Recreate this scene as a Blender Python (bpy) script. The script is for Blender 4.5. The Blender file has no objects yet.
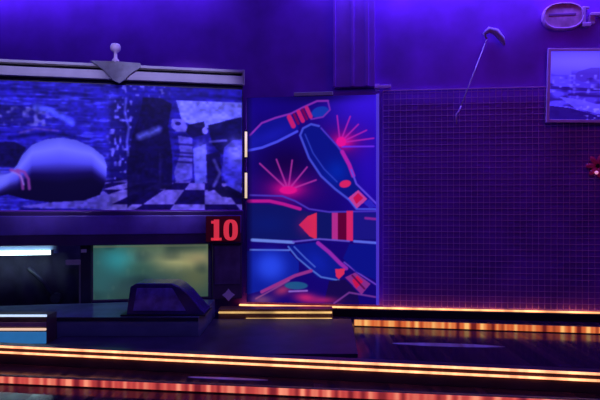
import bpy, bmesh, math, random
import numpy as np
from mathutils import Vector, Matrix

random.seed(4)
rng = np.random.default_rng(7)
SC = bpy.context.scene
COL = SC.collection
F, CX, CY, H = 583.33, 300.0, 205.0, 1.05     # focal length in pixels, horizon, eye height

# ------------------------------------------------------------------ helpers
def lin(c):
    c = np.asarray(c, dtype=float) / 255.0
    return np.where(c <= 0.04045, c / 12.92, ((c + 0.055) / 1.055) ** 2.4)

def L(r, g, b):
    v = lin((r, g, b)); return (float(v[0]), float(v[1]), float(v[2]))

def mat(name, color=(0.1, 0.1, 0.1), rough=0.5, metal=0.0, emit=None, strength=1.0, spec=0.5, noise=0.0, nscale=8.0, bump=0.0):
    m = bpy.data.materials.new(name); m.use_nodes = True
    nt = m.node_tree; b = nt.nodes['Principled BSDF']
    b.inputs['Base Color'].default_value = (*color, 1)
    b.inputs['Roughness'].default_value = rough
    b.inputs['Metallic'].default_value = metal
    b.inputs['Specular IOR Level'].default_value = spec
    if emit is not None:
        b.inputs['Emission Color'].default_value = (*emit, 1)
        b.inputs['Emission Strength'].default_value = strength
    if noise or bump:
        tc = nt.nodes.new('ShaderNodeTexCoord'); n = nt.nodes.new('ShaderNodeTexNoise')
        n.inputs['Scale'].default_value = nscale; n.inputs['Detail'].default_value = 5
        nt.links.new(tc.outputs['Object'], n.inputs['Vector'])
        if noise:
            r = nt.nodes.new('ShaderNodeValToRGB')
            r.color_ramp.elements[0].position = 0.3; r.color_ramp.elements[1].position = 0.7
            r.color_ramp.elements[0].color = (*[c * (1 - noise) for c in color], 1)
            r.color_ramp.elements[1].color = (*[min(1, c * (1 + noise)) for c in color], 1)
            nt.links.new(n.outputs['Fac'], r.inputs['Fac']); nt.links.new(r.outputs['Color'], b.inputs['Base Color'])
        if bump:
            bp = nt.nodes.new('ShaderNodeBump'); bp.inputs['Strength'].default_value = bump
            bp.inputs['Distance'].default_value = 0.01
            nt.links.new(n.outputs['Fac'], bp.inputs['Height']); nt.links.new(bp.outputs['Normal'], b.inputs['Normal'])
    return m

def mat_attr(name, rough=0.5, emit=0.0, spec=0.3):
    m = bpy.data.materials.new(name); m.use_nodes = True
    nt = m.node_tree; b = nt.nodes['Principled BSDF']
    a = nt.nodes.new('ShaderNodeAttribute'); a.attribute_name = 'print'
    nt.links.new(a.outputs['Color'], b.inputs['Base Color'])
    b.inputs['Roughness'].default_value = rough; b.inputs['Specular IOR Level'].default_value = spec
    if emit:
        nt.links.new(a.outputs['Color'], b.inputs['Emission Color'])
        b.inputs['Emission Strength'].default_value = emit
    return m

class Fr:
    """a wall's own frame: x along it to the right, y into it, z up"""
    def __init__(s, p0, p1):
        s.o = Vector((p0[0], p0[1], 0)); d = Vector((p1[0]-p0[0], p1[1]-p0[1], 0)).normalized()
        s.d = d; s.n = Vector((-d.y, d.x, 0)); s.rz = math.atan2(d.y, d.x)
    def px(s, px, py, v=0.0):
        """local (x, z) where the sight line of a photo point meets the plane y = v"""
        r = Vector(((px-CX)/F, 1, (CY-py)/F)); c = Vector((0, 0, H))
        t = ((s.o + s.n*v) - c).dot(s.n) / r.dot(s.n)
        p = c + r*t
        return (p - s.o).dot(s.d), p.z
    def w(s, x, y, z): return s.o + s.d*x + s.n*y + Vector((0, 0, z))

def at(px, D): return ((px-CX)/F*D, D)

class MB:
    def __init__(s): s.bm = bmesh.new()
    def box(s, x0, x1, y0, y1, z0, z1, bev=0.0):
        m = Matrix.Translation(((x0+x1)/2, (y0+y1)/2, (z0+z1)/2)) @ Matrix.Diagonal((abs(x1-x0), abs(y1-y0), abs(z1-z0), 1))
        g = bmesh.ops.create_cube(s.bm, size=1, matrix=m)
        if bev > 0:
            es = list({e for v in g['verts'] for e in v.link_edges})
            bmesh.ops.bevel(s.bm, geom=es, offset=bev, segments=2, affect='EDGES', profile=0.5)
        return s
    def prism(s, pts, y0, y1, bev=0.0):
        """polygon in x,z (counter-clockwise seen from the front) run from y0 to y1"""
        a = [s.bm.verts.new((x, y0, z)) for x, z in pts]; b = [s.bm.verts.new((x, y1, z)) for x, z in pts]
        fs = [s.bm.faces.new(a), s.bm.faces.new(b[::-1])]
        n = len(pts)
        for i in range(n):
            j = (i+1) % n
            fs.append(s.bm.faces.new((a[j], a[i], b[i], b[j])))
        if bev > 0:
            es = list({e for f in fs for e in f.edges})
            bmesh.ops.bevel(s.bm, geom=es, offset=bev, segments=2, affect='EDGES', profile=0.5)
        return s
    def tube(s, pts, r, seg=10):
        pts = [Vector(p) for p in pts]
        rs = r if isinstance(r, (list, tuple)) else [r]*len(pts)
        rings = []
        for i, p in enumerate(pts):
            t = (pts[min(i+1, len(pts)-1)] - pts[max(i-1, 0)]).normalized()
            u = t.cross(Vector((0, 1, 0)) if abs(t.y) < .9 else Vector((1, 0, 0))).normalized(); v = t.cross(u)
            rings.append([s.bm.verts.new(p + (u*math.cos(2*math.pi*k/seg) + v*math.sin(2*math.pi*k/seg))*rs[i]) for k in range(seg)])
        for a, b in zip(rings, rings[1:]):
            for k in range(seg): s.bm.faces.new((a[k], a[(k+1) % seg], b[(k+1) % seg], b[k]))
        s.bm.faces.new(rings[0][::-1]); s.bm.faces.new(rings[-1])
        return s
    def lathe(s, prof, c=(0, 0, 0), seg=24):
        rings = [[s.bm.verts.new((c[0]+r*math.cos(2*math.pi*k/seg), c[1]+r*math.sin(2*math.pi*k/seg), c[2]+z)) for k in range(seg)] for r, z in prof]
        for a, b in zip(rings, rings[1:]):
            for k in range(seg): s.bm.faces.new((a[k], a[(k+1) % seg], b[(k+1) % seg], b[k]))
        s.bm.faces.new(rings[0][::-1]); s.bm.faces.new(rings[-1])
        return s
    def ellipsoid(s, c, rx, ry, rz, rot=0.0, seg=24):
        m = Matrix.Translation(c) @ Matrix.Rotation(rot, 4, 'Y') @ Matrix.Diagonal((rx, ry, rz, 1))
        bmesh.ops.create_uvsphere(s.bm, u_segments=seg, v_segments=seg//2, radius=1, matrix=m)
        return s
    def build(s, name, m, parent=None, smooth=False, label=None):
        bmesh.ops.recalc_face_normals(s.bm, faces=s.bm.faces)
        me = bpy.data.meshes.new(name); s.bm.to_mesh(me); s.bm.free()
        me.materials.append(m)
        if smooth:
            for p in me.polygons: p.use_smooth = True
        o = bpy.data.objects.new(name, me); COL.objects.link(o)
        if parent is not None: o.parent = parent
        if label: o['label'] = label
        return o

def thing(name, label, cat, loc=(0, 0, 0), rz=0.0, group=None):
    o = bpy.data.objects.new(name, None); COL.objects.link(o)
    o.location = loc; o.rotation_euler = (0, 0, rz); o.empty_display_size = 0.05
    o['label'] = label; o['category'] = cat
    if group: o['group'] = group
    return o

def struct(o): o['kind'] = 'structure'; return o
def place(o, fr): o.location = fr.o; o.rotation_euler = (0, 0, fr.rz); return o

# --------------------------------------------------------- the two wall frames
WALL = Fr(at(245, 5.68), at(600, 5.27))          # back wall with the mesh; x = 0 at photo column 245
MASK = Fr(at(0, 5.08), at(243, 5.50))            # front of the masking unit; x = 0 at the photo's left edge
ML = (Vector(at(243, 5.5)) - Vector(at(0, 5.08))).length     # its right end

# ------------------------------------------------------------------ raster art
class Art:
    """prints on flat boards: painted in photo-pixel coordinates, stored per vertex"""
    def __init__(s, x0, x1, y0, y1, res, bg):
        s.nx = int((x1-x0)*res)+1; s.ny = int((y1-y0)*res)+1
        s.x0, s.x1, s.y0, s.y1 = x0, x1, y0, y1
        s.X, s.Y = np.meshgrid(np.linspace(x0, x1, s.nx), np.linspace(y0, y1, s.ny))
        s.C = np.zeros((s.ny, s.nx, 3)) + np.array(bg, float)
    def mix(s, c, a):
        a = np.clip(a, 0, 1)[..., None]; s.C = s.C*(1-a) + np.asarray(c, float)*a
    def stroke(s, pts, w, c, a=1.0, soft=0.7):
        d = np.full(s.X.shape, 1e9)
        for (ax, ay), (bx, by) in zip(pts, pts[1:]):
            vx, vy = bx-ax, by-ay; l2 = vx*vx+vy*vy+1e-9
            t = np.clip(((s.X-ax)*vx+(s.Y-ay)*vy)/l2, 0, 1)
            d = np.minimum(d, np.hypot(s.X-ax-t*vx, s.Y-ay-t*vy))
        s.mix(c, a*np.clip((w/2+soft/2-d)/soft, 0, 1))
    def inside(s, pts):
        ins = np.zeros(s.X.shape, bool); n = len(pts)
        for i in range(n):
            ax, ay = pts[i]; bx, by = pts[(i+1) % n]
            if ay == by: continue
            k = ((ay > s.Y) != (by > s.Y)) & (s.X < (bx-ax)*(s.Y-ay)/(by-ay)+ax); ins ^= k
        return ins
    def poly(s, pts, c, a=1.0): s.mix(c, s.inside(pts)*a)
    def glow(s, cx, cy, rx, ry, c, a=1.0, rot=0.0, p=1.0):
        cr, sr = math.cos(rot), math.sin(rot)
        u = ((s.X-cx)*cr+(s.Y-cy)*sr)/rx; v = (-(s.X-cx)*sr+(s.Y-cy)*cr)/ry
        s.mix(c, a*np.exp(-(u*u+v*v)**p))
    def ell(s, cx, cy, rx, ry, c, a=1.0, rot=0.0):
        cr, sr = math.cos(rot), math.sin(rot)
        u = ((s.X-cx)*cr+(s.Y-cy)*sr)/rx; v = (-(s.X-cx)*sr+(s.Y-cy)*cr)/ry
        s.mix(c, a*np.clip((1.05-np.hypot(u, v))/0.15, 0, 1))
    def noise(s, lx, ly, seed):
        """smooth value noise with cells lx by ly pixels"""
        r = np.random.default_rng(seed); gx = int((s.x1-s.x0)/lx)+3; gy = int((s.y1-s.y0)/ly)+3
        g = r.random((gy, gx)); u = (s.X-s.x0)/lx; v = (s.Y-s.y0)/ly
        i = u.astype(int); j = v.astype(int); fu = u-i; fv = v-j; fu = fu*fu*(3-2*fu); fv = fv*fv*(3-2*fv)
        return (g[j, i]*(1-fu)+g[j, i+1]*fu)*(1-fv)+(g[j+1, i]*(1-fu)+g[j+1, i+1]*fu)*fv
    def blur(s, n):
        for _ in range(n):
            P = np.pad(s.C, ((1, 1), (1, 1), (0, 0)), 'edge')
            s.C = (P[1:-1, 1:-1]*2+P[:-2, 1:-1]+P[2:, 1:-1]+P[1:-1, :-2]+P[1:-1, 2:])/6
    def mesh(s, name, m, xl, xr, zt, zb, y, parent, tint=(1, 1, 1), gain=1.0, cols=None):
        u = (s.X-s.x0)/(s.x1-s.x0); v = (s.Y-s.y0)/(s.y1-s.y0)
        xx = xl+(xr-xl)*u if cols is None else np.broadcast_to(cols, u.shape)
        P = np.stack([xx, np.full(u.shape, y), zt+(zb-zt)*v], -1).reshape(-1, 3)
        idx = np.arange(s.nx*s.ny).reshape(s.ny, s.nx)
        q = np.stack([idx[1:, :-1], idx[1:, 1:], idx[:-1, 1:], idx[:-1, :-1]], -1).reshape(-1, 4)
        me = bpy.data.meshes.new(name); me.from_pydata(P.tolist(), [], q.tolist())
        col = np.clip(lin(np.clip(s.C, 0, 255))*gain/np.array(tint), 0, 1)
        at_ = me.color_attributes.new('print', 'FLOAT_COLOR', 'POINT')
        at_.data.foreach_set('color', np.concatenate([col.reshape(-1, 3), np.ones((s.nx*s.ny, 1))], 1).ravel())
        me.materials.append(m)
        o = bpy.data.objects.new(name, me); COL.objects.link(o); o.parent = parent
        return o

# ------------------------------------------------------------------ materials
UV = (0.15, 0.10, 1.0)                                    # the black light's colour
M_wall = mat('violet_wall_paint', (0.30, 0.04, 0.62), 0.55, noise=0.25, nscale=2.5, bump=0.1)
M_pil = mat('violet_column_paint', (0.42, 0.10, 0.78), 0.5, noise=0.15, nscale=4)
M_black = mat('black_paint', (0.012, 0.011, 0.018), 0.45, noise=0.3, nscale=10)
M_dark = mat('dark_navy_metal', (0.03, 0.03, 0.06), 0.35, noise=0.3, nscale=6)
M_lip = mat('dark_gloss_board', (0.10, 0.05, 0.16), 0.35, noise=0.35, nscale=3)
M_rail = mat('brushed_grey_metal', (0.62, 0.60, 0.50), 0.45, metal=0.0, noise=0.12, nscale=5)
M_badge = mat('grey_badge_metal', (0.34, 0.36, 0.30), 0.5, noise=0.25, nscale=14)
M_fin = mat('pale_ceramic', (0.95, 0.8, 0.95), 0.3, noise=0.05)
M_wire = mat('violet_wire', (0.92, 0.45, 0.90), 0.55, noise=0.1)
M_club = mat('pale_steel', (0.95, 0.80, 0.95), 0.45, noise=0.1)
M_clubhead = mat('grey_club_head', (0.50, 0.32, 0.62), 0.35, noise=0.1)
M_frame = mat('violet_picture_frame', (0.90, 0.55, 0.90), 0.45, noise=0.15)
M_plaque = mat('mauve_plaque', (0.80, 0.36, 0.62), 0.5, noise=0.35, nscale=12)
M_plaque_hi = mat('pale_mauve_rim', (0.75, 0.42, 0.75), 0.5, noise=0.2, nscale=12)
M_hood = mat('gloss_blue_black_plastic', (0.06, 0.035, 0.20), 0.22, noise=0.3, nscale=9)
M_cream = mat('warm_white_light', (0.8, 0.7, 0.5), 0.4, emit=(1.0, 0.75, 0.5), strength=0.8)
M_white = mat('cold_white_tube', (0.9, 0.95, 1), 0.3, emit=(0.62, 0.95, 1.0), strength=5.0)
M_whitestrip = mat('pale_reflection_line', (0.8, 0.9, 1), 0.3, emit=(0.42, 0.55, 0.72), strength=1.5)
M_creamstrip = mat('cream_reflection_line', (0.9, 0.8, 0.6), 0.3, emit=(0.95, 0.62, 0.42), strength=0.9)
M_teal = mat('teal_reflection_panel', (0.05, 0.2, 0.3), 0.3, emit=L(40, 105, 165), strength=0.9, noise=0.2)
M_red = mat('red_digit_light', (0.5, 0.02, 0.03), 0.4, emit=L(215, 48, 70), strength=0.9)
M_redplate = mat('dark_red_plaque', (0.03, 0.003, 0.008), 0.5, emit=(0.09, 0.0, 0.008), strength=0.18)
M_redlamp = mat('red_lamp_glass', (0.4, 0.02, 0.1), 0.3, emit=L(120, 8, 66), strength=0.22)
M_pinkcore = mat('pink_white_bulb', (0.9, 0.7, 0.8), 0.3, emit=L(225, 140, 180), strength=0.9)
M_cab = mat('dark_plum_cabinet', (0.10, 0.07, 0.11), 0.5, noise=0.2, nscale=8)
M_emblem = mat('grey_emblem_metal', (0.95, 0.93, 0.85), 0.5, noise=0.05)
M_trimgrey = mat('grey_screen_frame', (0.24, 0.22, 0.22), 0.5, noise=0.2)
M_brass = mat('brass_kerb_face', (0.55, 0.30, 0.10), 0.3, metal=0.6, noise=0.2)
M_ledge = mat('dark_copper_ledge', (0.10, 0.05, 0.05), 0.35, noise=0.3, nscale=6)
M_deck = mat('polished_slate_deck', (0.20, 0.27, 0.34), 0.22, noise=0.25, nscale=4)

def led_mat(name, col, strength, var=0.35, scale=9.0):
    """light strip with separate diodes behind one lens"""
    m = bpy.data.materials.new(name); m.use_nodes = True
    nt = m.node_tree; b = nt.nodes['Principled BSDF']
    tc = nt.nodes.new('ShaderNodeTexCoord'); n = nt.nodes.new('ShaderNodeTexNoise')
    n.noise_dimensions = '1D'; n.inputs['Scale'].default_value = scale; n.inputs['Detail'].default_value = 3
    sx = nt.nodes.new('ShaderNodeSeparateXYZ')
    nt.links.new(tc.outputs['Object'], sx.inputs[0]); nt.links.new(sx.outputs['X'], n.inputs['W'])
    r = nt.nodes.new('ShaderNodeMapRange'); r.inputs['From Min'].default_value = 0.3; r.inputs['From Max'].default_value = 0.7
    r.inputs['To Min'].default_value = strength*(1-var); r.inputs['To Max'].default_value = strength*(1+var)
    nt.links.new(n.outputs['Fac'], r.inputs['Value']); nt.links.new(r.outputs['Result'], b.inputs['Emission Strength'])
    b.inputs['Emission Color'].default_value = (*col, 1); b.inputs['Base Color'].default_value = (0.3, 0.2, 0.1, 1)
    b.inputs['Roughness'].default_value = 0.5
    return m
M_led = led_mat('amber_light_strip', (1.0, 0.34, 0.155), 2.3)
M_led_wall = led_mat('amber_wall_strip', (1.0, 0.37, 0.14), 2.1, 0.45, 5.0)
M_gold_glint = led_mat('gold_reflection', (1.0, 0.62, 0.20), 0.75, 0.6, 3.0)

# lane floor: narrow boards running away from the camera, each with its own gloss
def floor_mat():
    m = bpy.data.materials.new('dark_polished_boards'); m.use_nodes = True
    nt = m.node_tree; b = nt.nodes['Principled BSDF']
    tc = nt.nodes.new('ShaderNodeTexCoord'); sx = nt.nodes.new('ShaderNodeSeparateXYZ')
    nt.links.new(tc.outputs['Object'], sx.inputs[0])
    mu = nt.nodes.new('ShaderNodeMath'); mu.operation = 'MULTIPLY'; mu.inputs[1].default_value = 1/0.04
    fl = nt.nodes.new('ShaderNodeMath'); fl.operation = 'FLOOR'
    nt.links.new(sx.outputs['X'], mu.inputs[0]); nt.links.new(mu.outputs[0], fl.inputs[0])
    wn = nt.nodes.new('ShaderNodeTexWhiteNoise'); wn.noise_dimensions = '1D'
    nt.links.new(fl.outputs[0], wn.inputs['W'])
    r = nt.nodes.new('ShaderNodeMapRange'); r.inputs['To Min'].default_value = 0.09; r.inputs['To Max'].default_value = 0.2
    nt.links.new(wn.outputs['Value'], r.inputs['Value']); nt.links.new(r.outputs[0], b.inputs['Roughness'])
    cr = nt.nodes.new('ShaderNodeMix'); cr.data_type = 'RGBA'
    cr.inputs['A'].default_value = (0.018, 0.009, 0.03, 1); cr.inputs['B'].default_value = (0.05, 0.02, 0.05, 1)
    b.inputs['IOR'].default_value = 1.45
    nt.links.new(wn.outputs['Value'], cr.inputs['Factor']); nt.links.new(cr.outputs['Result'], b.inputs['Base Color'])
    s = nt.nodes.new('ShaderNodeMapRange'); s.inputs['To Min'].default_value = 0.05; s.inputs['To Max'].default_value = 0.25
    wn2 = nt.nodes.new('ShaderNodeTexWhiteNoise'); wn2.noise_dimensions = '2D'
    nt.links.new(wn.outputs['Color'], wn2.inputs['Vector'])
    nt.links.new(wn2.outputs['Value'], s.inputs['Value']); nt.links.new(s.outputs[0], b.inputs['Specular IOR Level'])
    return m
M_floor = floor_mat()

# ------------------------------------------------------------------ the setting
struct(MB().box(-6, 6, 0.5, 8, -0.1, 0).build('floor', M_floor))
w = struct(MB().box(-5.2, 5.2, 0, 0.15, 0, 3.5).build('wall_back', M_wall)); place(w, WALL)
c = struct(MB().box(-6, 6, 0.5, 8, 3.5, 3.6).build('ceiling', M_black))
# column above the printed panel
x0, _ = WALL.px(333, 50, -0.07); x1, _ = WALL.px(375, 50, -0.07)
mb = MB().box(x0, x1, -0.07, 0, 2.16, 3.5, 0.004)
for a, b in ((333, 335.5), (351, 354), (365, 368.5)):
    xa, _ = WALL.px(a, 50, -0.085); xb, _ = WALL.px(b, 50, -0.085); mb.box(xa, xb, -0.085, -0.069, 2.165, 3.5, 0.003)
place(struct(mb.build('trim_1', M_pil)), WALL)
# ledge along the wall foot
place(struct(MB().box(-0.05, 5.0, -0.055, 0, 0.0, 0.070, 0.004).build('baseboard_back', M_black)), WALL)

# ------------------------------------------------------------------ wall light strip
t = thing('light_strip', 'long amber light strip running along the foot of the mesh wall and the pin panel', 'light strip',
          WALL.w(-0.05, -0.036, 0.070), WALL.rz)
MB().box(0, 5.0, -0.012, 0.014, 0, 0.010, 0.002).build('channel', M_black, t)
MB().box(0.003, 4.997, -0.016, 0.006, 0.006, 0.021, 0.003).build('lens', M_led_wall, t)

# ------------------------------------------------------------------ wire mesh
xl, _ = WALL.px(383, 200); z_top = WALL.px(480, 89)[1]
t = thing('wire_mesh', 'square wire mesh covering the lower violet wall right of the pin panel', 'wire mesh', WALL.w(xl, -0.02, 0.1), WALL.rz)
wd, ht, st = 3.0, z_top-0.1, 0.054
mb = MB(); g = 0.0019
for i in range(int(wd/st)+1): mb.box(i*st-g, i*st+g, -0.002, 0.002, 0, ht)
for j in range(int(ht/st)+1): mb.box(0, wd, -0.005, -0.001, j*st-g, j*st+g)
mb.build('mesh', M_wire, t)
MB().box(0, wd, -0.008, 0.006, ht-0.004, ht+0.006, 0.001).build('rail', M_wire, t)

# ------------------------------------------------------------------ printed pin panel
V = -0.085
xl, _ = WALL.px(246.5, 200, V); xr, _ = WALL.px(378.5, 200, V)
_, zt = WALL.px(312, 96, V); _, zb = WALL.px(312, 303.5, V)
panel = thing('bowling_sign', 'tall glowing panel printed with blue bowling pins and pink starbursts', 'panel', WALL.w(xl, V, zb), WALL.rz)
pw, ph = xr-xl, zt-zb
MB().box(0, pw, 0.001, 0.05, 0, ph, 0.003).build('board', M_black, panel)
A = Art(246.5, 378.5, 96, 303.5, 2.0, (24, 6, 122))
lb, pk, rd, bl, pu = (88, 100, 250), (225, 25, 150), (240, 42, 90), (16, 22, 140), (150, 50, 190)
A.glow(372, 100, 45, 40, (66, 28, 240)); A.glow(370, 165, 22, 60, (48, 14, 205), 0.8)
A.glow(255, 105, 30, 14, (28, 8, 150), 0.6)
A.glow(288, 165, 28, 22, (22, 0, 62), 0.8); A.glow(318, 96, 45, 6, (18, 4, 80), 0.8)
# starbursts
for cx, cy, rx, ry in ((344, 142, 13, 9), (289, 189, 19, 9)):
    A.glow(cx, cy, rx*1.6, ry*1.8, (120, 5, 130), 0.75); A.glow(cx, cy, rx*0.75, ry*0.8, (245, 15, 150), 1.0)
for e in ((338, 116), (351, 117), (359, 125), (367, 131), (374, 139)): A.stroke([(341, 143), e], 1.5, (200, 40, 190), 0.9)
A.stroke([(343, 147), (374, 147)], 1.6, (120, 50, 250)); A.ell(342, 142, 5, 5, (255, 20, 160))
for e in ((260, 163), (277, 159), (293, 160), (308, 167), (317, 180)): A.stroke([(289, 190), e], 1.7, (205, 60, 175), 0.85)
A.ell(289, 190, 9, 4, (250, 20, 150))
# pin lying across the top left
A.poly([(247, 150), (249, 134), (268, 119), (292, 113), (300, 128), (270, 144)], (20, 20, 150))
A.glow(272, 135, 22, 7, (30, 30, 190), 0.7, -0.4)
A.stroke([(250, 134), (262, 122), (276, 117), (292, 113), (304, 107), (318, 101), (329, 101)], 2.0, pu)
A.stroke([(246, 150), (262, 147), (278, 141), (298, 131)], 2.6, (80, 85, 250))
A.ell(321, 112, 9, 5.5, (25, 60, 185), 1, -0.25); A.stroke([(312, 119), (324, 117), (331, 110), (329, 102)], 1.6, (130, 50, 190))
for x, y, w_, c_ in ((292, 121, 5, (228, 34, 120)), (297, 118.5, 3, (130, 5, 90)), (301.5, 116, 4.4, (228, 34, 120)), (305.5, 114, 3, (130, 5, 90)), (309.5, 112, 4, (215, 40, 130))):
    A.stroke([(x-2, y-4.5), (x+2.2, y+4.5)], w_, c_, 0.95)
# diagonal pin
body = [(301, 136), (304, 128), (313, 124), (324, 128), (338, 145), (350, 164), (357, 181), (361, 190), (350, 197), (336, 189), (322, 177), (310, 160)]
A.poly(body, (14, 22, 140)); A.glow(338, 172, 12, 12, (5, 45, 185), 0.8)
A.stroke([(320, 126), (312, 124), (304, 128), (301, 135), (310, 158), (322, 176), (336, 189), (349, 199)], 2.2, (75, 85, 225))
A.stroke([(306, 134), (314, 153), (325, 169), (338, 182)], 1.3, (60, 80, 215), 0.8)
A.stroke([(322, 128), (338, 146), (347, 158)], 1.6, (90, 60, 210)); A.stroke([(343, 152), (350, 165), (354, 176)], 4.0, (195, 35, 185))
A.stroke([(352, 170), (357, 184), (365, 192), (377, 204)], 1.8, (110, 80, 240))
A.ell(346, 184, 6, 3.8, (240, 40, 110), 1, -0.2)
A.poly([(349, 198), (359, 190), (368, 199), (357, 209)], (215, 70, 165)); A.poly([(354, 198), (359, 193), (364, 198), (357, 204)], (225, 20, 85))
A.stroke([(349, 199), (357, 209), (377, 209)], 1.6, lb, 0.9); A.poly([(364, 203), (370, 199), (377, 207), (370, 208)], (60, 60, 230), 0.6)
# big level pin
A.poly([(247, 203), (285, 206), (310, 212), (378, 213), (378, 239), (300, 240), (247, 240)], (17, 24, 108))
A.glow(268, 224, 18, 10, (14, 30, 125), 0.7)
A.stroke([(250, 195), (283, 196), (296, 201), (310, 209), (330, 212), (377, 211)], 1.7, (82, 60, 200))
A.stroke([(248, 201), (270, 201), (284, 204), (301, 209)], 3.4, (205, 28, 155))
A.poly([(300, 225), (309, 216), (318, 212.5), (318, 240), (310, 236)], (245, 48, 92)); A.glow(306, 226, 8, 10, (200, 30, 120), 0.35)
A.poly([(333, 213), (339, 213), (339, 240), (333, 240)], (200, 50, 150)); A.poly([(339, 213), (348, 213), (348, 240), (339, 240)], (105, 0, 58))
A.poly([(347.5, 211), (354, 211), (354, 241), (347.5, 241)], (238, 42, 112)); A.poly([(354, 213), (378, 213), (378, 239), (354, 239)], (30, 24, 140))
A.stroke([(366, 218), (377, 219)], 2.5, (150, 40, 160))
# blue lines under it, lower pins
A.stroke([(252, 240.5), (294, 242.5)], 3.2, (120, 150, 245)); A.stroke([(294, 242), (320, 239), (350, 241)], 1.7, (110, 90, 215))
A.stroke([(355, 241), (377, 242.5)], 2.6, (100, 120, 245)); A.stroke([(250, 250.5), (290, 250.5)], 1.7, (95, 130, 235))
A.poly([(247, 252), (290, 252), (300, 262), (300, 272), (265, 291), (247, 296)], (18, 34, 165))
A.glow(271, 267, 16, 15, (45, 80, 250), 1, 0, 1.3)
A.poly([(288, 246), (318, 242), (347, 270), (335, 281), (318, 277)], (15, 28, 150)); A.glow(318, 262, 14, 9, (20, 40, 190), 0.7, 0.8)
A.stroke([(289, 247), (298, 258), (310, 268), (322, 277), (340, 280)], 1.6, (90, 125, 225)); A.stroke([(295, 247), (306, 258), (316, 267)], 1.4, (80, 110, 225))
A.stroke([(319, 243), (330, 252), (341, 263), (347, 268)], 4.0, (165, 45, 185)); A.stroke([(345, 262), (358, 272), (377, 284)], 1.6, (120, 70, 210))
A.poly([(350, 244), (378, 244), (378, 280), (356, 271), (344, 258)], (12, 24, 150), 0.85)
A.poly([(336, 269), (346, 268), (345, 274), (340, 279), (337, 276)], (240, 50, 100))
A.poly([(346, 277), (356, 272), (371, 283), (362, 294)], (150, 50, 150)); A.poly([(353, 280), (358, 275), (364, 281), (357, 288)], (225, 25, 85)); A.stroke([(353, 275), (365, 288)], 1.6, (90, 10, 80))
A.poly([(330, 281), (346, 279), (358, 292), (360, 303), (325, 303)], (28, 12, 75), 0.8)
A.stroke([(262, 293), (280, 284), (296, 276), (312, 271)], 3.4, (165, 55, 150)); A.glow(283, 291, 9, 5, (200, 60, 110), 0.8, -0.3); A.stroke([(256, 300), (274, 290), (290, 281)], 1.6, (180, 90, 160), 0.7)
A.ell(297, 286, 12, 4, (35, 105, 150), 0.9); A.stroke([(290, 292), (308, 291)], 1.8, (150, 120, 225))
A.glow(307, 298, 12, 5, (228, 40, 125), 0.9, 0.1); A.glow(324, 300, 14, 3.5, (200, 40, 120), 0.8)
A.glow(262, 301, 12, 5, (190, 110, 130), 0.6)
A.stroke([(335, 303), (350, 292), (376, 296)], 1.8, (150, 70, 170), 0.8)
A.mix((8, 0, 40), np.clip((253-A.X)/6, 0, 1)*0.6)  # masking unit's shade painted into the print's left edge
A.blur(1)
M_pin = mat_attr('fluorescent_pin_print', 0.6, 0.72, 0.2)
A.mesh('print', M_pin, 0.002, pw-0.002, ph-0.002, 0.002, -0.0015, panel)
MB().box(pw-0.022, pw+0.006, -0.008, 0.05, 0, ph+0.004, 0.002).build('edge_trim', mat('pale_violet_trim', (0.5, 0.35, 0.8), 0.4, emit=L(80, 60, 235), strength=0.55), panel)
xa = WALL.px(294, 96, V)[0]-xl; xb = WALL.px(333, 96, V)[0]-xl
MB().box(xa, xb, -0.012, 0.045, ph+0.002, ph+0.036, 0.003).build('top_clip', mat('grey_green_clip', (0.62, 0.66, 0.55), 0.5, noise=0.1), panel)

# small bracket beside the panel's top corner
xa, za = WALL.px(374, 88.5, -0.03); xb, zb2 = WALL.px(391, 85, -0.03)
t = thing('wall_bracket', 'small pale bracket on the wall at the top right corner of the pin panel', 'bracket', WALL.w(xa, 0, za), WALL.rz)
MB().box(0, xb-xa, -0.05, -0.006, 0, zb2-za, 0.004).build('arm', M_frame, t)
MB().box(0.01, 0.05, -0.006, 0, -0.02, zb2-za+0.02, 0.002).build('plate', M_frame, t)

# ------------------------------------------------------------------ golf club
V = -0.05
def wp(px, py, v=V):
    x, z = WALL.px(px, py, v); return Vector((x, v, z))
p0, p1 = wp(459, 111), wp(487, 39)
t = thing('golf_club', 'slim pale golf club hung slanting on the violet wall with its head uppermost', 'golf club', WALL.w(p0.x, 0, p0.z), WALL.rz)
o0 = Vector((p0.x, 0, p0.z))
MB().tube([p0-o0, p0.lerp(p1, .5)-o0, p1-o0], [0.0058, 0.0052, 0.0055], 10).build('shaft', M_club, t, True)
a, b, c_ = wp(456.5, 124)-o0, wp(456.5, 114)-o0, p0-o0
MB().tube([a, b, c_, p0.lerp(p1, .08)-o0], [0.006, 0.0075, 0.0075, 0.0055], 10).build('grip', M_frame, t, True)
hp = [wp(483.5, 41)-o0, wp(484, 34)-o0, wp(489, 30)-o0, wp(496, 32)-o0, wp(502, 39)-o0, wp(504.5, 45)-o0]
mb = MB().tube([p1-o0, hp[1], hp[2], hp[3], hp[4], hp[5]], [0.007, 0.018, 0.030, 0.034, 0.028, 0.010], 14)
mb.build('head', M_clubhead, t, True)
MB().tube([wp(476, 68, 0)-o0, wp(476, 68)-o0+Vector((0, 0.004, 0))], 0.004, 8).build('hook', M_club, t)

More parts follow.
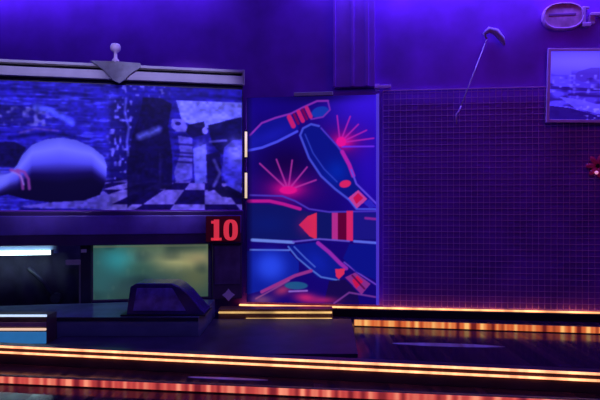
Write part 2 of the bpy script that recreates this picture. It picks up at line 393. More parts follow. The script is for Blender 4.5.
# ------------------------------------------------------------------ framed picture
V = -0.055
p = wp(545.5, 122.5); q = wp(545.5, 49)
t = thing('picture_frame', 'framed old landscape picture hung slightly askew at the right edge over the wire mesh', 'picture', WALL.w(p.x, V, p.z), WALL.rz)
t.rotation_euler = (0, math.radians(1.6), WALL.rz)
fw, fh = 1.02, q.z-p.z
mb = MB()
for a in ((0, 0.026, 0, fh), (fw-0.026, fw, 0, fh)): mb.box(a[0], a[1], -0.02, 0.015, a[2], a[3], 0.003)
for a in ((0.026, fw-0.026, 0, 0.026), (0.026, fw-0.026, fh-0.026, fh)): mb.box(a[0], a[1], -0.02, 0.015, a[2], a[3], 0.003)
mb.build('frame', M_frame, t)
B = Art(548, 645, 52, 120, 2.0, (70, 50, 235))
B.glow(575, 62, 60, 12, (98, 78, 255)); n1 = B.noise(7, 3, 1); n2 = B.noise(3, 2.2, 2)
B.mix((60, 36, 190), (B.Y > 70)*(B.X > 566)*np.clip((B.Y-70)/4, 0, 1)*0.75)
B.poly([(572, 72), (584, 68), (640, 70), (645, 84), (575, 82), (568, 78)], (58, 32, 175), 0.7)
B.stroke([(549, 88), (580, 90), (640, 88)], 3.2, (30, 10, 110), 0.8); B.stroke([(565, 95), (600, 97), (645, 94)], 2.2, (38, 14, 130), 0.9)
B.mix((100, 80, 255), np.clip((n2-0.6)*3, 0, 1)*(B.Y > 75)*0.8); B.mix((30, 10, 110), np.clip((0.42-n1)*3, 0, 1)*(B.Y > 74)*0.8)
B.poly([(556, 97), (575, 100), (600, 108), (640, 108), (640, 114), (590, 114), (570, 108)], (88, 70, 245), 0.7)
B.poly([(548, 106), (565, 108), (585, 114), (600, 120), (548, 120)], (26, 6, 100), 0.9)
B.mix((120, 100, 255), np.clip((n2-0.7)*4, 0, 1)*(B.Y > 105)*(B.X > 575)*0.8)
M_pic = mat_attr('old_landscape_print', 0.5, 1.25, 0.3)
B.mesh('picture', M_pic, 0.025, fw-0.025, fh-0.025, 0.025, -0.004, t)
MB().box(0.02, fw-0.02, 0.0, 0.012, 0.02, fh-0.02).build('backing', M_black, t)

# ------------------------------------------------------------------ oval plaque
V = -0.06
c0 = wp(564, 15.5, V); e0 = wp(543, 15.5, V); e1 = wp(564, 2, V)
t = thing('wall_plaque', 'oval mauve plaque with a dark slot high on the wall above the framed picture', 'wall ornament', WALL.w(c0.x, 0, c0.z), WALL.rz)
rx, rz = c0.x-e0.x, e1.z-c0.z
n = 40
def oval(k, s=1.0, xs=1.0):
    an = 2*math.pi*k/n; return (rx*s*xs*math.copysign(abs(math.cos(an))**0.8, math.cos(an)), rz*s*math.copysign(abs(math.sin(an))**0.85, math.sin(an)))
MB().prism([oval(k) for k in range(n)], -0.05, 0.0, 0.006).build('body', M_plaque, t)
mb = MB(); pts = [(oval(k, 0.93)[0], -0.052, oval(k, 0.93)[1]) for k in range(n+1)]
mb.tube(pts, 0.007, 8); mb.build('rim', M_plaque_hi, t, True)
MB().box(-rx*0.72, rx*0.6, -0.052, -0.04, -0.002, 0.026, 0.006).build('slot', mat('dark_plum_slot', (0.30, 0.08, 0.34), 0.6, noise=0.1), t)
def lw(px, py): p_ = wp(px, py, V); return p_.x-c0.x, p_.z-c0.z
xa, za = lw(582.5, 26.5); xb, zb2 = lw(586, 6)
mb = MB().box(xa, xb, -0.058, 0.0, za, zb2, 0.006); xc, zc = lw(591, 22); mb.box(xa, xc, -0.06, 0, za, zc, 0.006)
xd, zd = lw(591, 15.5); xe, ze = lw(606, 11.5); mb.box(xd, xe, -0.055, 0, zd, ze, 0.006); xf, zf = lw(590, 6); mb.box(xa, xf, -0.05, 0, zb2-0.02, zb2, 0.004)
xg, zg = lw(596, 18.0); mb.box(xc-0.01, xg, -0.045, 0, zc-0.01, zd+0.005, 0.004)
mb.build('clasp', M_plaque_hi, t)

# ------------------------------------------------------------------ red lamp
V = -0.07
c0 = wp(598.5, 168, V)
t = thing('wall_lamp', 'small red wall lamp glowing on the mesh at the right edge below the framed picture', 'lamp', WALL.w(c0.x, 0, c0.z), WALL.rz)
MB().tube([(0, -0.006, 0), (0, -0.05, 0)], [0.05, 0.04], 16).build('base', M_black, t)
mb = MB()
for k in range(7):
    an = k*2*math.pi/7+0.4
    mb.ellipsoid((0.062*math.cos(an), -0.055, 0.062*math.sin(an)+0.02), 0.045, 0.014, 0.022, -an, 14)
mb.build('petal_shade', M_redlamp, t, True)
MB().ellipsoid((-0.022, -0.085, -0.042), 0.016, 0.016, 0.016, 0, 14).build('bulb', M_pinkcore, t, True)

# ------------------------------------------------------------------ masking unit
XE = ML; XS = -1.3
def mk(px, py, v=0.0): return MASK.px(px, py, v)
mask = thing('masking_unit', 'long lane masking unit with a bowling and chess mural under grey rails', 'masking unit', MASK.w(0, 0, 0), MASK.rz)
ZT = 2.135; ZM = 1.005; ZL = 0.69
MB().box(XS, XE, 0.01, 0.10, ZL+0.01, 2.29, 0.004).build('casing', M_black, mask)
MB().box(XS, XE, -0.012, 0.01, ZM-0.012, ZM, 0.002).build('mural_sill', M_pil, mask)
# mural
A = Art(-20, 242, 78, 210, 1.6, (36, 28, 160))
w1 = A.noise(34, 2.2, 11); w2 = A.noise(12, 1.6, 12); w3 = A.noise(4, 4, 13); w4 = A.noise(2.6, 3.4, 14)
A.mix((16, 8, 100), np.clip((0.5-w1)*2.4, 0, 1)*0.8); A.mix((72, 72, 235), np.clip((w2-0.58)*3, 0, 1)*(A.X < 125)*0.75)
A.mix((14, 6, 80), np.clip((95-A.Y)/14, 0, 1)*0.25)
# pale rocks and spray upper left
A.poly([(-20, 100), (12, 104), (32, 106), (46, 116), (30, 122), (-20, 122)], (26, 20, 105), 0.8)
A.mix((100, 95, 200), np.clip((w3-0.5)*3, 0, 1)*(A.Y > 104)*(A.Y < 124)*(A.X < 52)*0.85)
A.stroke([(36, 104), (50, 107), (60, 112), (72, 119)], 6, (88, 98, 250), 0.8, 4)
A.poly([(-20, 142), (14, 140), (26, 146), (16, 166), (-20, 166)], (14, 8, 62), 0.85)
A.stroke([(20, 131), (36, 126), (58, 128)], 2, (110, 80, 190), 0.6, 2)
A.stroke([(10, 136), (34, 132), (56, 131), (74, 133)], 4, (12, 8, 85), 0.9, 3)
# broken foreground texture between the pin and the chess men
sel = np.clip((A.X-104)/8, 0, 1)*np.clip((172-A.X)/6, 0, 1)
A.mix((12, 6, 70), sel*np.clip((A.Y-88)/12, 0, 1)*0.75)
A.mix((95, 90, 215), sel*np.clip((w4-0.66)*5, 0, 1)*0.95)
# chequered board
hor = np.clip((A.Y-176)/6, 0, 1)*np.clip((A.X-98)/8, 0, 1)
A.mix((18, 8, 78), hor)
vp = (205.0, 158.0)
depth = 40.0/np.maximum(A.Y-vp[1], 4); gx = np.floor((A.X-vp[0])*depth/27.0+60); gz = np.floor(depth*2.3)
A.mix((108, 92, 215), hor*((gx+gz) % 2 == 0)*0.95)
A.poly([(20, 206), (50, 202), (80, 200), (104, 190), (112, 196), (112, 209), (30, 208)], (86, 74, 195), 0.9)
# dark chess men in the middle
A.poly([(127, 208), (127, 160), (133, 128), (140, 108), (143, 90), (160, 90), (172, 96), (168, 120), (172, 150), (172, 186), (150, 190)], (13, 6, 62), 0.92)
A.stroke([(140, 132), (150, 128), (158, 124)], 6, (105, 110, 250), 0.85, 5)
A.stroke([(126, 92), (125, 108), (129, 122), (127, 138), (128, 152)], 2.2, (92, 90, 220), 0.8, 2)
A.stroke([(160, 150), (160, 180)], 2, (34, 24, 110), 0.7, 2)
# pale sky and white men at the right
A.poly([(176, 92), (242, 92), (242, 108), (226, 112), (218, 122), (196, 120), (182, 114)], (118, 120, 245), 0.95)
A.mix((100, 98, 178), ((A.Y > 92) & (A.Y < 103) & (A.X > 192))*np.clip((w3-0.3)*2, 0, 1)*0.7)
A.poly([(172, 112), (184, 112), (188, 122), (186, 126), (176, 126), (171, 120)], (100, 92, 205), 0.9); A.ell(178, 117, 3, 2, (24, 14, 90))
A.poly([(188, 118), (204, 114), (206, 128), (192, 132), (186, 126)], (14, 8, 60), 0.9); A.ell(205, 124, 3, 4, (120, 112, 235))
A.poly([(208, 118), (242, 108), (242, 136), (222, 150), (212, 138)], (12, 8, 62), 0.92); A.stroke([(210, 136), (226, 134)], 2.6, (90, 84, 205), 0.8)
A.poly([(178, 130), (192, 132), (192, 176), (176, 180), (174, 170), (180, 150)], (88, 80, 205), 0.9)
for y in (139, 148, 152, 158): A.stroke([(175, y), (193, y+1)], 2.2, (24, 14, 92), 0.8)
A.poly([(193, 144), (206, 138), (207, 158), (206, 180), (195, 182)], (98, 96, 235), 0.9); A.glow(201, 148, 6, 10, (128, 128, 255), 0.9)
A.poly([(206, 150), (220, 146), (222, 186), (208, 190)], (16, 8, 66), 0.9); A.stroke([(214, 156), (220, 170), (214, 184)], 3, (82, 76, 180), 0.7, 2)
A.poly([(224, 142), (232, 134), (242, 132), (242, 192), (228, 188), (222, 170)], (62, 56, 205), 0.9); A.glow(236, 146, 9, 13, (126, 124, 255), 0.95)
A.poly([(212, 186), (228, 184), (242, 192), (242, 197), (222, 196)], (14, 8, 58), 0.9)
w5 = A.noise(3.2, 2.6, 15); w6 = A.noise(7, 6, 16)
A.C *= (0.66+0.40*w5+0.34*w6)[..., None]
# the lying pin
pin = [(-20, 177), (0, 175), (10, 172), (17, 164), (22, 154), (32, 143), (46, 137), (60, 135), (76, 137), (92, 144), (104, 154), (107, 164), (106, 180), (100, 194), (84, 200), (50, 202), (26, 199), (8, 194), (-20, 200)]
ins = A.inside(pin)
d = (A.Y - np.interp(A.X, [-20, 0, 17, 32, 60, 92, 107], [178, 176, 164, 143, 135, 144, 160]))/np.interp(A.X, [-20, 10, 30, 60, 107], [24, 26, 46, 60, 34])
f = np.clip(d*1.25, 0, 1)
pc = np.stack([np.interp(f, [0, .22, .52, .8, 1], [96, 126, 88, 20, 10]), np.interp(f, [0, .22, .52, .8, 1], [98, 128, 84, 8, 4]), np.interp(f, [0, .22, .52, .8, 1], [225, 255, 235, 80, 48])], -1)
A.C = np.where(ins[..., None], pc, A.C)
A.glow(0, 179, 12, 8, (122, 124, 255), 0.9)
for x in (13, 19.5):
    A.stroke([(x-2, 169), (x+5, 171), (x+9, 178), (x+10, 188)], 3, (150, 66, 165), 0.85, 1.5)
A.stroke([(13, 171), (21, 175), (24, 184)], 1.6, (160, 130, 235), 0.8)
M_mural = mat_attr('bowling_chess_mural_print', 0.55, 0.55, 0.2)
xa = mk(-20, 150)[0]; xb = mk(242, 150)[0]
A.blur(2)
# the print: stretched so that a photo column keeps its place along the foreshortened board
cols = np.linspace(-20, 242, A.nx); lx = np.array([mk(c_, 150)[0] for c_ in cols])
o = A.mesh('mural', M_mural, xa, xb, ZT, ZM, -0.004, mask, cols=lx)
MB().box(XS, xa, -0.004, 0.012, ZM, ZT).build('mural_border', mat('navy_mural_border', (0.06, 0.05, 0.16), 0.5, noise=0.3, nscale=12), mask)
MB().box(XS, XE, -0.02, 0.012, ZL, ZM-0.012, 0.006).build('lip_board', M_lip, mask)
MB().box(XS, XE-0.02, -0.034, -0.018, 0.785, 0.955, 0.006).build('lip_band', mat('violet_lip_band', (0.26, 0.16, 0.60), 0.3, noise=0.4, nscale=3), mask)
for za, zb2 in ((2.285, 2.312), (2.175, 2.255)):
    MB().box(XS, XE+0.01, -0.05, 0.02, za, zb2, 0.006).build('top_rail', M_rail, mask)
MB().box(XE-0.012, XE+0.012, -0.05, 0.03, 2.17, 2.315, 0.004).build('rail_end', M_rail, mask)
# badge and knob
pts = [mk(*p_, -0.06) for p_ in ((90, 61), (104, 70), (113, 80.5), (119, 83.5), (125, 80), (132, 72.5), (141, 68), (140.5, 63.5), (116, 61.5))]
MB().prism(pts, -0.075, -0.045, 0.004).build('badge', M_badge, mask)
kx, kz = mk(115.5, 62.5, -0.05); kt = mk(115.5, 43.5, -0.05)[1]; hh = kt-kz
MB().lathe([(0.032, 0), (0.032, 0.02), (0.016, 0.04), (0.014, hh*0.52), (0.03, hh*0.58), (0.045, hh*0.68), (0.047, hh*0.85), (0.036, hh*0.97), (0.01, hh)], (kx, -0.045, kz)).build('knob', M_fin, mask, True)
# number plate
xa, za = mk(206, 244, -0.05); xb, zb2 = mk(240.5, 216, -0.05)
plate = MB().box(xa, xb, -0.046, -0.034, za+0.02, zb2, 0.003).build('number_plate', M_redplate, mask)
def slab(px0, px1, py0, py1):
    a, b = mk(px0, py1, -0.05); c2, d2 = mk(px1, py0, -0.05); return a, c2, b, d2
V2 = (-0.052, -0.044)
mb = MB()
a = slab(213.8, 219.2, 219.5, 240.5); mb.box(a[0], a[1], *V2, a[2], a[3])
a = slab(211, 221.6, 237.8, 240.5); mb.box(a[0], a[1], *V2, a[2], a[3])
a = slab(211.2, 214.2, 220.8, 223.6); mb.box(a[0], a[1], *V2, a[2], a[3])
mb.build('digit', M_red, plate)
a = slab(223.5, 237.8, 219.5, 240.5)
cxn, czn, ro, rh = (a[0]+a[1])/2, (a[2]+a[3])/2, (a[1]-a[0])/2, (a[3]-a[2])/2
mb = MB(); vs = []
nn = 32
for k in range(nn):
    an = 2*math.pi*k/nn; ca, sa = math.cos(an), math.sin(an)
    ex = lambda v_: math.copysign(abs(v_)**0.75, v_)
    o_ = (cxn+ro*ex(ca), czn+rh*ex(sa)); i_ = (cxn+ro*0.26*ex(ca), czn+rh*0.72*ex(sa))
    vs.append([mb.bm.verts.new((q_[0], y, q_[1])) for y in V2 for q_ in (o_, i_)])
for k in range(nn):
    p_, q_ = vs[k], vs[(k+1) % nn]
    for i, j in ((0, 1), (1, 3), (3, 2), (2, 0)): mb.bm.faces.new((p_[i], p_[j], q_[j], q_[i]))
mb.build('digit', M_red, plate)

# two short upright tubes beside the masking
for i, (ya, yb) in enumerate(((131, 158), (172, 199))):
    V = 0.0
    xa, za = mk(242.9, yb); xb, zb2 = mk(245.6, ya)
    t = thing('light_tube', ('upper' if i == 0 else 'lower') + ' of two short upright warm white light tubes at the right end of the mural', 'light tube', MASK.w(XE+0.027, -0.01, za), MASK.rz, 'upright tubes beside the mural')
    r = 0.0115
    MB().tube([(0, 0, 0.008), (0, 0, zb2-za-0.008)], r, 12).build('tube', M_cream, t, True)
    mb = MB().box(-0.012, 0.012, -0.012, 0.014, -0.004, 0.008, 0.002); mb.box(-0.012, 0.012, -0.012, 0.014, zb2-za-0.008, zb2-za+0.004, 0.002)
    mb.box(-0.012, 0.004, 0.010, 0.03, -0.004, zb2-za+0.004)
    mb.build('holder', M_black, t)

# ------------------------------------------------------------------ pit under the masking
DZ = 0.165                                        # top of the deck
# deck
xr_ = -0.80
t = thing('pin_deck', 'dark polished slate deck in front of the pit under the masking unit', 'deck', (-2.2, 5.0, 0))
pts = [(-1.6, -0.40), (1.40, -0.40), (1.40, 0.48), (-1.6, -0.12)]
mb = MB(); a = [mb.bm.verts.new((x, y, 0.0)) for x, y in pts]; b = [mb.bm.verts.new((x, y, DZ)) for x, y in pts]
mb.bm.faces.new(a[::-1]); mb.bm.faces.new(b)
for i in range(4): mb.bm.faces.new((a[i], a[(i+1) % 4], b[(i+1) % 4], b[i]))
mb.build('slab', M_deck, t)
MB().box(-1.6, 1.40, -0.408, -0.398, DZ-0.03, DZ, 0.002).build('edge_strip', M_dark, t)
# screen in the right half of the pit
xa, za = mk(91, 303, 0.12); xb, zb2 = mk(211, 246.5, 0.12)
za = 0.17; zb2 = 0.69
t = thing('pit_screen', 'wide dim screen glowing teal and olive in the pit below the mural', 'screen', MASK.w(xa, 0.12, za-0.005), MASK.rz)
sw, sh = xb-xa, zb2-za+0.01
mb = MB()
for q_ in ((0, 0.02, 0, sh), (sw-0.028, sw, 0, sh)): mb.box(q_[0], q_[1], -0.012, 0.02, q_[2], q_[3], 0.002)
mb.box(0.02, sw-0.028, -0.012, 0.02, 0, 0.016, 0.002); mb.box(0.02, sw-0.028, -0.012, 0.02, sh-0.016, sh, 0.002)
mb.build('frame', M_trimgrey, t)
A = Art(92, 210, 246, 303, 1.0, (44, 70, 66))
n1 = A.noise(16, 13, 31); n2 = A.noise(5, 9, 32)
A.glow(118, 262, 22, 16, (38, 130, 138), 1.0); A.glow(100, 285, 16, 20, (42, 92, 96), 0.7)
A.glow(190, 262, 44, 13, (172, 170, 112), 1.0); A.glow(200, 262, 12, 6, (190, 165, 110), 0.6); A.glow(196, 284, 22, 16, (92, 98, 66), 0.8)
A.glow(152, 252, 22, 6, (84, 104, 84), 0.7); A.glow(140, 272, 16, 9, (45, 80, 70), 0.7); A.glow(150, 290, 30, 9, (46, 70, 84), 0.6)
A.mix((22, 40, 46), np.clip((0.48-n1)*2.2, 0, 1)*0.55); A.mix((150, 160, 128), np.clip((n2-0.7)*2, 0, 1)*0.15)
A.stroke([(93, 247.5), (209, 247.5)], 2.2, (96, 100, 80), 0.6)
A.mesh('display', mat_attr('dim_display', 0.4, 1.0, 0.3), 0.02, sw-0.028, sh-0.016, 0.016, -0.004, t)
MB().box(0.005, sw-0.005, 0.0, 0.03, 0.005, sh-0.005).build('case', M_black, t)
# cabinet
xa, _ = mk(212.5, 280, 0.02); xb, _ = mk(242, 280, 0.02)
t = thing('pit_cabinet', 'narrow dark cabinet with a grey star emblem under the red number sign', 'cabinet', MASK.w(xa, 0.02, DZ), MASK.rz)
cw, chh = xb-xa, 0.69-DZ
MB().box(0, cw, 0, 0.10, 0, chh, 0.005).build('body', M_cab, t)
MB().box(0.02, cw-0.02, -0.006, 0.001, 0.14, chh-0.03, 0.003).build('door', mat('plum_cabinet_door', (0.16, 0.11, 0.20), 0.45, noise=0.3, nscale=9), t)
cxn, czn = mk(228.5, 295, 0.012); cxn -= xa; czn -= DZ
pts = []
for k in range(8):
    an = math.pi/4*k + math.pi/2; r = 0.060 if k % 2 == 0 else 0.036
    pts.append((cxn+r*math.cos(an), czn+r*math.sin(an)))
MB().prism(pts, -0.012, 0.002, 0.002).build('emblem', M_emblem, t)
# post and bracket
xa, _ = mk(79, 280, 0.06); xb, _ = mk(91, 280, 0.06)
t = thing('pit_post', 'dark upright post between the tube-lit pit and the glowing screen', 'post', MASK.w(xa, 0.06, DZ-0.02), MASK.rz)
MB().box(0.012, xb-xa, 0, 0.05, 0, 0.545, 0.003).build('post', M_dark, t)
MB().box(0, 0.014, -0.005, 0.04, 0, 0.37, 0.003).build('edge_strip', M_trimgrey, t)
MB().box(-0.115, 0.014, -0.005, 0.03, 0.365, 0.41, 0.004).build('bracket', mat('grey_bracket', (0.6, 0.55, 0.5), 0.5, noise=0.1), t)
MB().box(0.018, 0.065, -0.010, 0.012, 0.475, 0.505, 0.003).build('catch', M_emblem, t)
# tube lamp
xa, _ = mk(-70, 252, 0.08); xb, zt_ = mk(51, 252.5, 0.08)
t = thing('tube_lamp', 'bright cold white tube lamp under the left end of the masking unit', 'lamp', MASK.w(xa, 0.08, zt_), MASK.rz)
tl = xb-xa
MB().tube([(0, 0, 0), (tl, 0, 0)], 0.019, 14).build('tube', M_white, t, True)
MB().box(-0.02, tl+0.05, 0.026, 0.06, -0.01, 0.066, 0.004).build('housing', mat('blue_lamp_housing', (0.35, 0.45, 0.75), 0.4, noise=0.1), t)
MB().box(tl, tl+0.02, -0.02, 0.02, -0.02, 0.026, 0.003).build('end_cap', M_trimgrey, t)
MB().box(-0.02, 0, -0.02, 0.02, -0.02, 0.026, 0.003).build('end_cap', M_trimgrey, t)
# pit back and machinery
xa, _ = mk(-100, 280, 0.24); xb, _ = mk(84, 280, 0.24)
t = thing('pit_curtain', 'dark hanging curtain at the back of the pit behind the bright tube', 'curtain', MASK.w(xa, 0.24, DZ), MASK.rz)
mb = MB(); n = 60; cw = xb-xa; va, vb = [], []
for k in range(n+1):
    x = cw*k/n; y = 0.012*math.sin(k*0.9)
    va.append(mb.bm.verts.new((x, y, -0.16))); vb.append(mb.bm.verts.new((x, y, 0.6)))
for k in range(n): mb.bm.faces.new((va[k], va[k+1], vb[k+1], vb[k]))
o = mb.build('cloth', mat('dark_plum_cloth', (0.06, 0.05, 0.10), 0.8, noise=0.3), t, True)
sm = o.modifiers.new('thickness', 'SOLIDIFY'); sm.thickness = 0.006
p_ = Vector((*mk(28, 268, 0.15), 0)); q_ = Vector((*mk(56, 300, 0.15), 0))
t = thing('sweep_arm', 'dark blue arm slanting across the pit under the bright tube', 'arm', MASK.w(q_.x, 0.15, q_.y), MASK.rz)
MB().tube([(p_.x-q_.x, 0, p_.y-q_.y), ((p_.x-q_.x)*.45, 0, (p_.y-q_.y)*.55), (0, 0, 0)], [0.02, 0.022, 0.024], 12).build('bar', M_dark, t, True)
MB().tube([(0, -0.04, 0.02), (0, 0.04, 0.02)], 0.045, 18).build('hub', M_dark, t)

# ------------------------------------------------------------------ ball return hood
D0 = 4.66
def hx(px): return (px-CX)/F*D0
def hz(py): return H-(py-CY)/F*D0
t = thing('ball_hood', 'dark glossy blue wedge-shaped ball return hood standing on the deck before the screen', 'ball return', (hx(160), D0, DZ))
ox = hx(160)
prof = [(hx(126)-ox, 0), (hx(203)-ox, 0), (hx(205)-ox, 0.02), (hx(199)-ox, hz(308)-DZ), (hx(187)-ox, hz(294)-DZ), (hx(178)-ox, hz(286)-DZ), (hx(172)-ox, hz(283.5)-DZ), (hx(136)-ox, hz(283.5)-DZ), (hx(130)-ox, hz(287)-DZ)]
MB().prism(prof, 0, 0.30, 0.010).build('shell', M_hood, t)
prof2 = [(hx(133)-ox, 0.04), (hx(186)-ox, 0.04), (hx(172)-ox, hz(288)-DZ), (hx(137)-ox, hz(288)-DZ)]
MB().prism(prof2, -0.008, 0.004, 0.003).build('front_panel', mat('blue_gloss_panel', (0.22, 0.18, 0.62), 0.18, noise=0.5, nscale=11), t)
MB().box(hx(121)-ox, hx(206)-ox, -0.02, 0.32, 0, 0.012, 0.003).build('foot', M_black, t)

# ------------------------------------------------------------------ brass kerb before the panel, LED reflections on its edges made as glowing lines
xa, xb = -0.74, 0.30
t = thing('brass_plinth', 'low brass-faced plinth with two glowing lines for gold reflections at the foot of the pin panel', 'plinth', ((xa+xb)/2, 5.30, 0))
hw = (xb-xa)/2
MB().box(-hw, hw, 0, 0.14, 0, 0.107, 0.003).build('body', M_brass, t)
MB().box(-hw, hw-0.01, -0.012, 0.002, 0.066, 0.082, 0.002).build('glow_line', M_gold_glint, t)
MB().box(-hw+0.25, hw-0.01, -0.012, 0.002, 0.008, 0.024, 0.002).build('glow_line', M_gold_glint, t)

# ------------------------------------------------------------------ dark matte sheet added to dull the floor reflections
t = thing('matte_floor_sheet', 'dark navy matte sheet added against floor reflections before the brass-faced plinth and the deck', 'mat', (-0.4, 4.6, 0))
pts = [(-1.47, -0.57), (0.80, -0.57), (0.86, 0.67), (-0.38, 0.67), (-0.38, -0.02), (-1.47, -0.02)]
mb = MB(); a = [mb.bm.verts.new((x, y, 0.0)) for x, y in pts]; b = [mb.bm.verts.new((x, y, 0.022)) for x, y in pts]
mb.bm.faces.new(a[::-1]); mb.bm.faces.new(b)
for i in range(6): mb.bm.faces.new((a[i], a[(i+1) % 6], b[(i+1) % 6], b[i]))
mb.build('mat', mat('dark_navy_matte', (0.05, 0.035, 0.075), 0.42, noise=0.4, nscale=5), t)
# ------------------------------------------------------------------ left kerb: glowing lines and teal panel stand for lane reflections
xe = (47-CX)/F*4.4
t = thing('reflection_plinth', 'low plinth with glowing white and cream lines and a teal panel added as reflections, left edge', 'plinth', (xe-0.7, 4.40, 0))
MB().box(-0.7, 0.7, 0, 0.18, 0, 0.215, 0.003).build('body', M_ledge, t)
MB().box(-0.7, 0.7, -0.010, 0.0, 0.208, 0.224, 0.002).build('glow_line', M_whitestrip, t, label='pale white reflection line')
MB().box(-0.7, 0.695, -0.012, 0.002, 0.105, 0.122, 0.002).build('glow_line', M_creamstrip, t, label='cream reflection line')
MB().box(-0.7, 0.695, -0.008, 0.002, 0.13, 0.166, 0.002).build('band', mat('mauve_band', (0.6, 0.32, 0.38), 0.4, noise=0.2), t)
MB().box(-0.7, 0.695, -0.010, 0.002, 0.006, 0.094, 0.002).build('panel', M_teal, t, label='teal reflection panel')

# ------------------------------------------------------------------ long foreground ledge
pa = at(0, 3.873); pb = at(600, 3.243)
LED = Fr(pa, pb); ll = (Vector(pb)-Vector(pa)).length
t = thing('lit_ledge', 'long low dark ledge with two amber light lines crossing the whole foreground', 'ledge', LED.w(ll/2, 0, 0), LED.rz)
hl = ll/2+0.9
MB().box(-hl, hl, 0.0, 0.10, 0, 0.113, 0.004).build('body', M_ledge, t)
MB().box(-hl, hl, -0.010, 0.004, 0.104, 0.117, 0.003).build('glow_line', M_led, t)
MB().box(-hl, hl, -0.012, 0.002, 0.068, 0.080, 0.003).build('glow_line', M_led, t)

# ------------------------------------------------------------------ low glowing strips added for the light lines' floor reflections
def reflection_mat(name, c0, c1, c2, step):
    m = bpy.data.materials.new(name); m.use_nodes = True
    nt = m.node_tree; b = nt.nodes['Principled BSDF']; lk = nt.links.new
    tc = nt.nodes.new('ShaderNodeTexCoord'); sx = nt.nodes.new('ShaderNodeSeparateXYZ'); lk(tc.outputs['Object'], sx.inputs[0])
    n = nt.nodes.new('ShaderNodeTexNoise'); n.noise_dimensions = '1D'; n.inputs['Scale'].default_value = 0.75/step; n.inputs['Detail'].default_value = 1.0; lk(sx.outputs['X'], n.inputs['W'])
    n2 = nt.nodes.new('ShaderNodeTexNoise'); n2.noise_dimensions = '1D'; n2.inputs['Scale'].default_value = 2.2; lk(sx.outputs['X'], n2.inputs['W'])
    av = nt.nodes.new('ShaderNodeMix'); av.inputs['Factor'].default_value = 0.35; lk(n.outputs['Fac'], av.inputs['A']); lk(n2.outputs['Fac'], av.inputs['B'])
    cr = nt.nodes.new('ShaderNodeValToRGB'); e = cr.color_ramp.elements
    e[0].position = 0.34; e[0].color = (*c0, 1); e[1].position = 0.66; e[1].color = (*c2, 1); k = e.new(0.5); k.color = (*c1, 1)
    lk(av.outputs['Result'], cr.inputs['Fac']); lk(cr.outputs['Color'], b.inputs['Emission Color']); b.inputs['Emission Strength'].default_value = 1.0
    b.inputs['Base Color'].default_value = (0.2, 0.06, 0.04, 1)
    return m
def reflection_kerb(p0, p1, h, lab, m):
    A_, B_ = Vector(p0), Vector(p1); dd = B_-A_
    t = thing('reflection_strip', lab, 'light strip', (A_.x, A_.y, 0), math.atan2(dd.y, dd.x))
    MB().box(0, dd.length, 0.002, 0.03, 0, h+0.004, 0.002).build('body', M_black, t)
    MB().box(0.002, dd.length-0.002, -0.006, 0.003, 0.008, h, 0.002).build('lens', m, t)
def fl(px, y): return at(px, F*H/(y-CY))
reflection_kerb(fl(354, 326.3), fl(680, 337), 0.058, 'low added strip imitating the orange reflection on the floor in front of the mesh wall light strip',
           reflection_mat('orange_reflection', L(110, 30, 24), L(215, 98, 48), L(255, 190, 110), 0.052))
reflection_kerb(fl(-60, 381.5), fl(620, 411), 0.045, 'low added strip imitating the red reflection nearest the camera in front of the long amber ledge',
           reflection_mat('red_reflection', L(125, 32, 40), L(205, 74, 68), L(255, 150, 120), 0.045))

# ------------------------------------------------------------------ glowing blue shapes added for blue reflections on the floor
M_blue = led_mat('blue_reflection', (0.10, 0.06, 0.85), 0.2, 0.8, 7.0)
for (pa_, ya, pb_, yb, wd2, lab) in ((392, 343.5, 505, 347.0, 0.10, 'short glowing shape added as a blue reflection on the dark floor behind the long amber ledge'),
                                 (188, 377.2, 268, 380.4, 0.035, 'short glowing shape added as a blue reflection on the dark floor in front of the long amber ledge')):
    A_, B_ = Vector(at(pa_, F*H/(ya-CY))), Vector(at(pb_, F*H/(yb-CY))); dd = B_-A_
    t = thing('floor_reflection', lab, 'floor light', (A_.x, A_.y, 0.0), math.atan2(dd.y, dd.x))  # added glowing shape standing for a blue reflection, not a floor light
    n_ = 24; mb = MB(); prof_ = [(dd.length*k/n_, wd2/2*math.sin(math.pi*k/n_)**0.7+0.0012) for k in range(n_+1)]
    ring = [(x_, y_) for x_, y_ in prof_] + [(x_, -y_) for x_, y_ in prof_[::-1]]
    lo = [mb.bm.verts.new((x_, y_, 0.0)) for x_, y_ in ring]; hi = [mb.bm.verts.new((x_, y_, 0.003)) for x_, y_ in ring]
    mb.bm.faces.new(lo[::-1]); mb.bm.faces.new(hi)
    for k in range(len(ring)): mb.bm.faces.new((lo[k], lo[(k+1) % len(ring)], hi[(k+1) % len(ring)], hi[k]))
    mb.build('lens', M_blue, t)  # glowing face of the added blue reflection

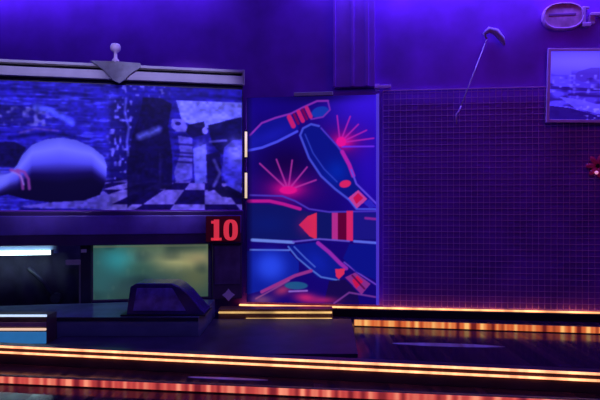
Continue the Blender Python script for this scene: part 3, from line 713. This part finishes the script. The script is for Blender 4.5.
# ------------------------------------------------------------------ light
def area(name, loc, rot, sx, sy, power, col):
    l = bpy.data.lights.new(name, 'AREA'); l.shape = 'RECTANGLE'; l.size = sx; l.size_y = sy
    l.energy = power; l.color = col
    o = bpy.data.objects.new(name, l); COL.objects.link(o); o.location = loc; o.rotation_euler = rot
    return o
area('blacklight_right', WALL.w(2.45, -0.16, 3.40), (math.radians(12), 0, WALL.rz), 3.6, 0.06, 62, UV)
area('blacklight_left', WALL.w(-1.9, -0.16, 3.44), (math.radians(12), 0, WALL.rz), 3.4, 0.06, 25, UV)
area('room_blue_fill', (-0.2, 1.0, 3.3), (math.radians(40), 0, 0), 3.0, 1.0, 34, UV)  # unseen blue fill added to brighten the mural and mesh
def spot(name, loc, target, power, col, ang, blend):
    l = bpy.data.lights.new(name, 'SPOT'); l.energy = power; l.color = col; l.spot_size = math.radians(ang); l.spot_blend = blend; l.shadow_soft_size = 0.08
    o = bpy.data.objects.new(name, l); COL.objects.link(o); o.location = loc
    o.rotation_euler = (Vector(target)-Vector(loc)).to_track_quat('-Z', 'Y').to_euler()
for k, fx in enumerate((0.35, 1.5)):
    spot('mural_fill', MASK.w(fx, -2.0, 3.2), MASK.w(fx, 0, 1.85), 165, (0.36, 0.32, 1.0), 34, 0.35)  # unseen spots added to brighten the mural and rails
kx_, kz_ = mk(115.5, 52)
spot('badge_fill', MASK.w(kx_, -2.0, 3.2), MASK.w(kx_, 0, kz_-0.04), 110, (0.42, 0.36, 1.0), 8, 0.5)  # narrow unseen spot added to lift the knob
area('magenta_fill', (2.3, 2.6, 3.3), (math.radians(44), 0, math.radians(-4)), 1.2, 0.8, 5.5, (1.0, 0.08, 0.55))  # unseen fill added to turn the mesh wall more purple

wd_ = bpy.data.worlds.new('world'); SC.world = wd_; wd_.use_nodes = True
bg = wd_.node_tree.nodes['Background']; bg.inputs['Color'].default_value = (0.10, 0.05, 0.45, 1); bg.inputs['Strength'].default_value = 0.05

# ------------------------------------------------------------------ camera
cam = bpy.data.cameras.new('camera'); cam.sensor_width = 36; cam.lens = 36*F/600; cam.shift_y = (CY-200)/600
co = bpy.data.objects.new('camera', cam); COL.objects.link(co); co.location = (0, 0, H); co.rotation_euler = (math.pi/2, 0, 0)
SC.camera = co
SC.view_settings.view_transform = 'Standard'; SC.view_settings.look = 'None'
SC.view_settings.exposure = 0; SC.view_settings.gamma = 1; SC.view_settings.use_curve_mapping = False
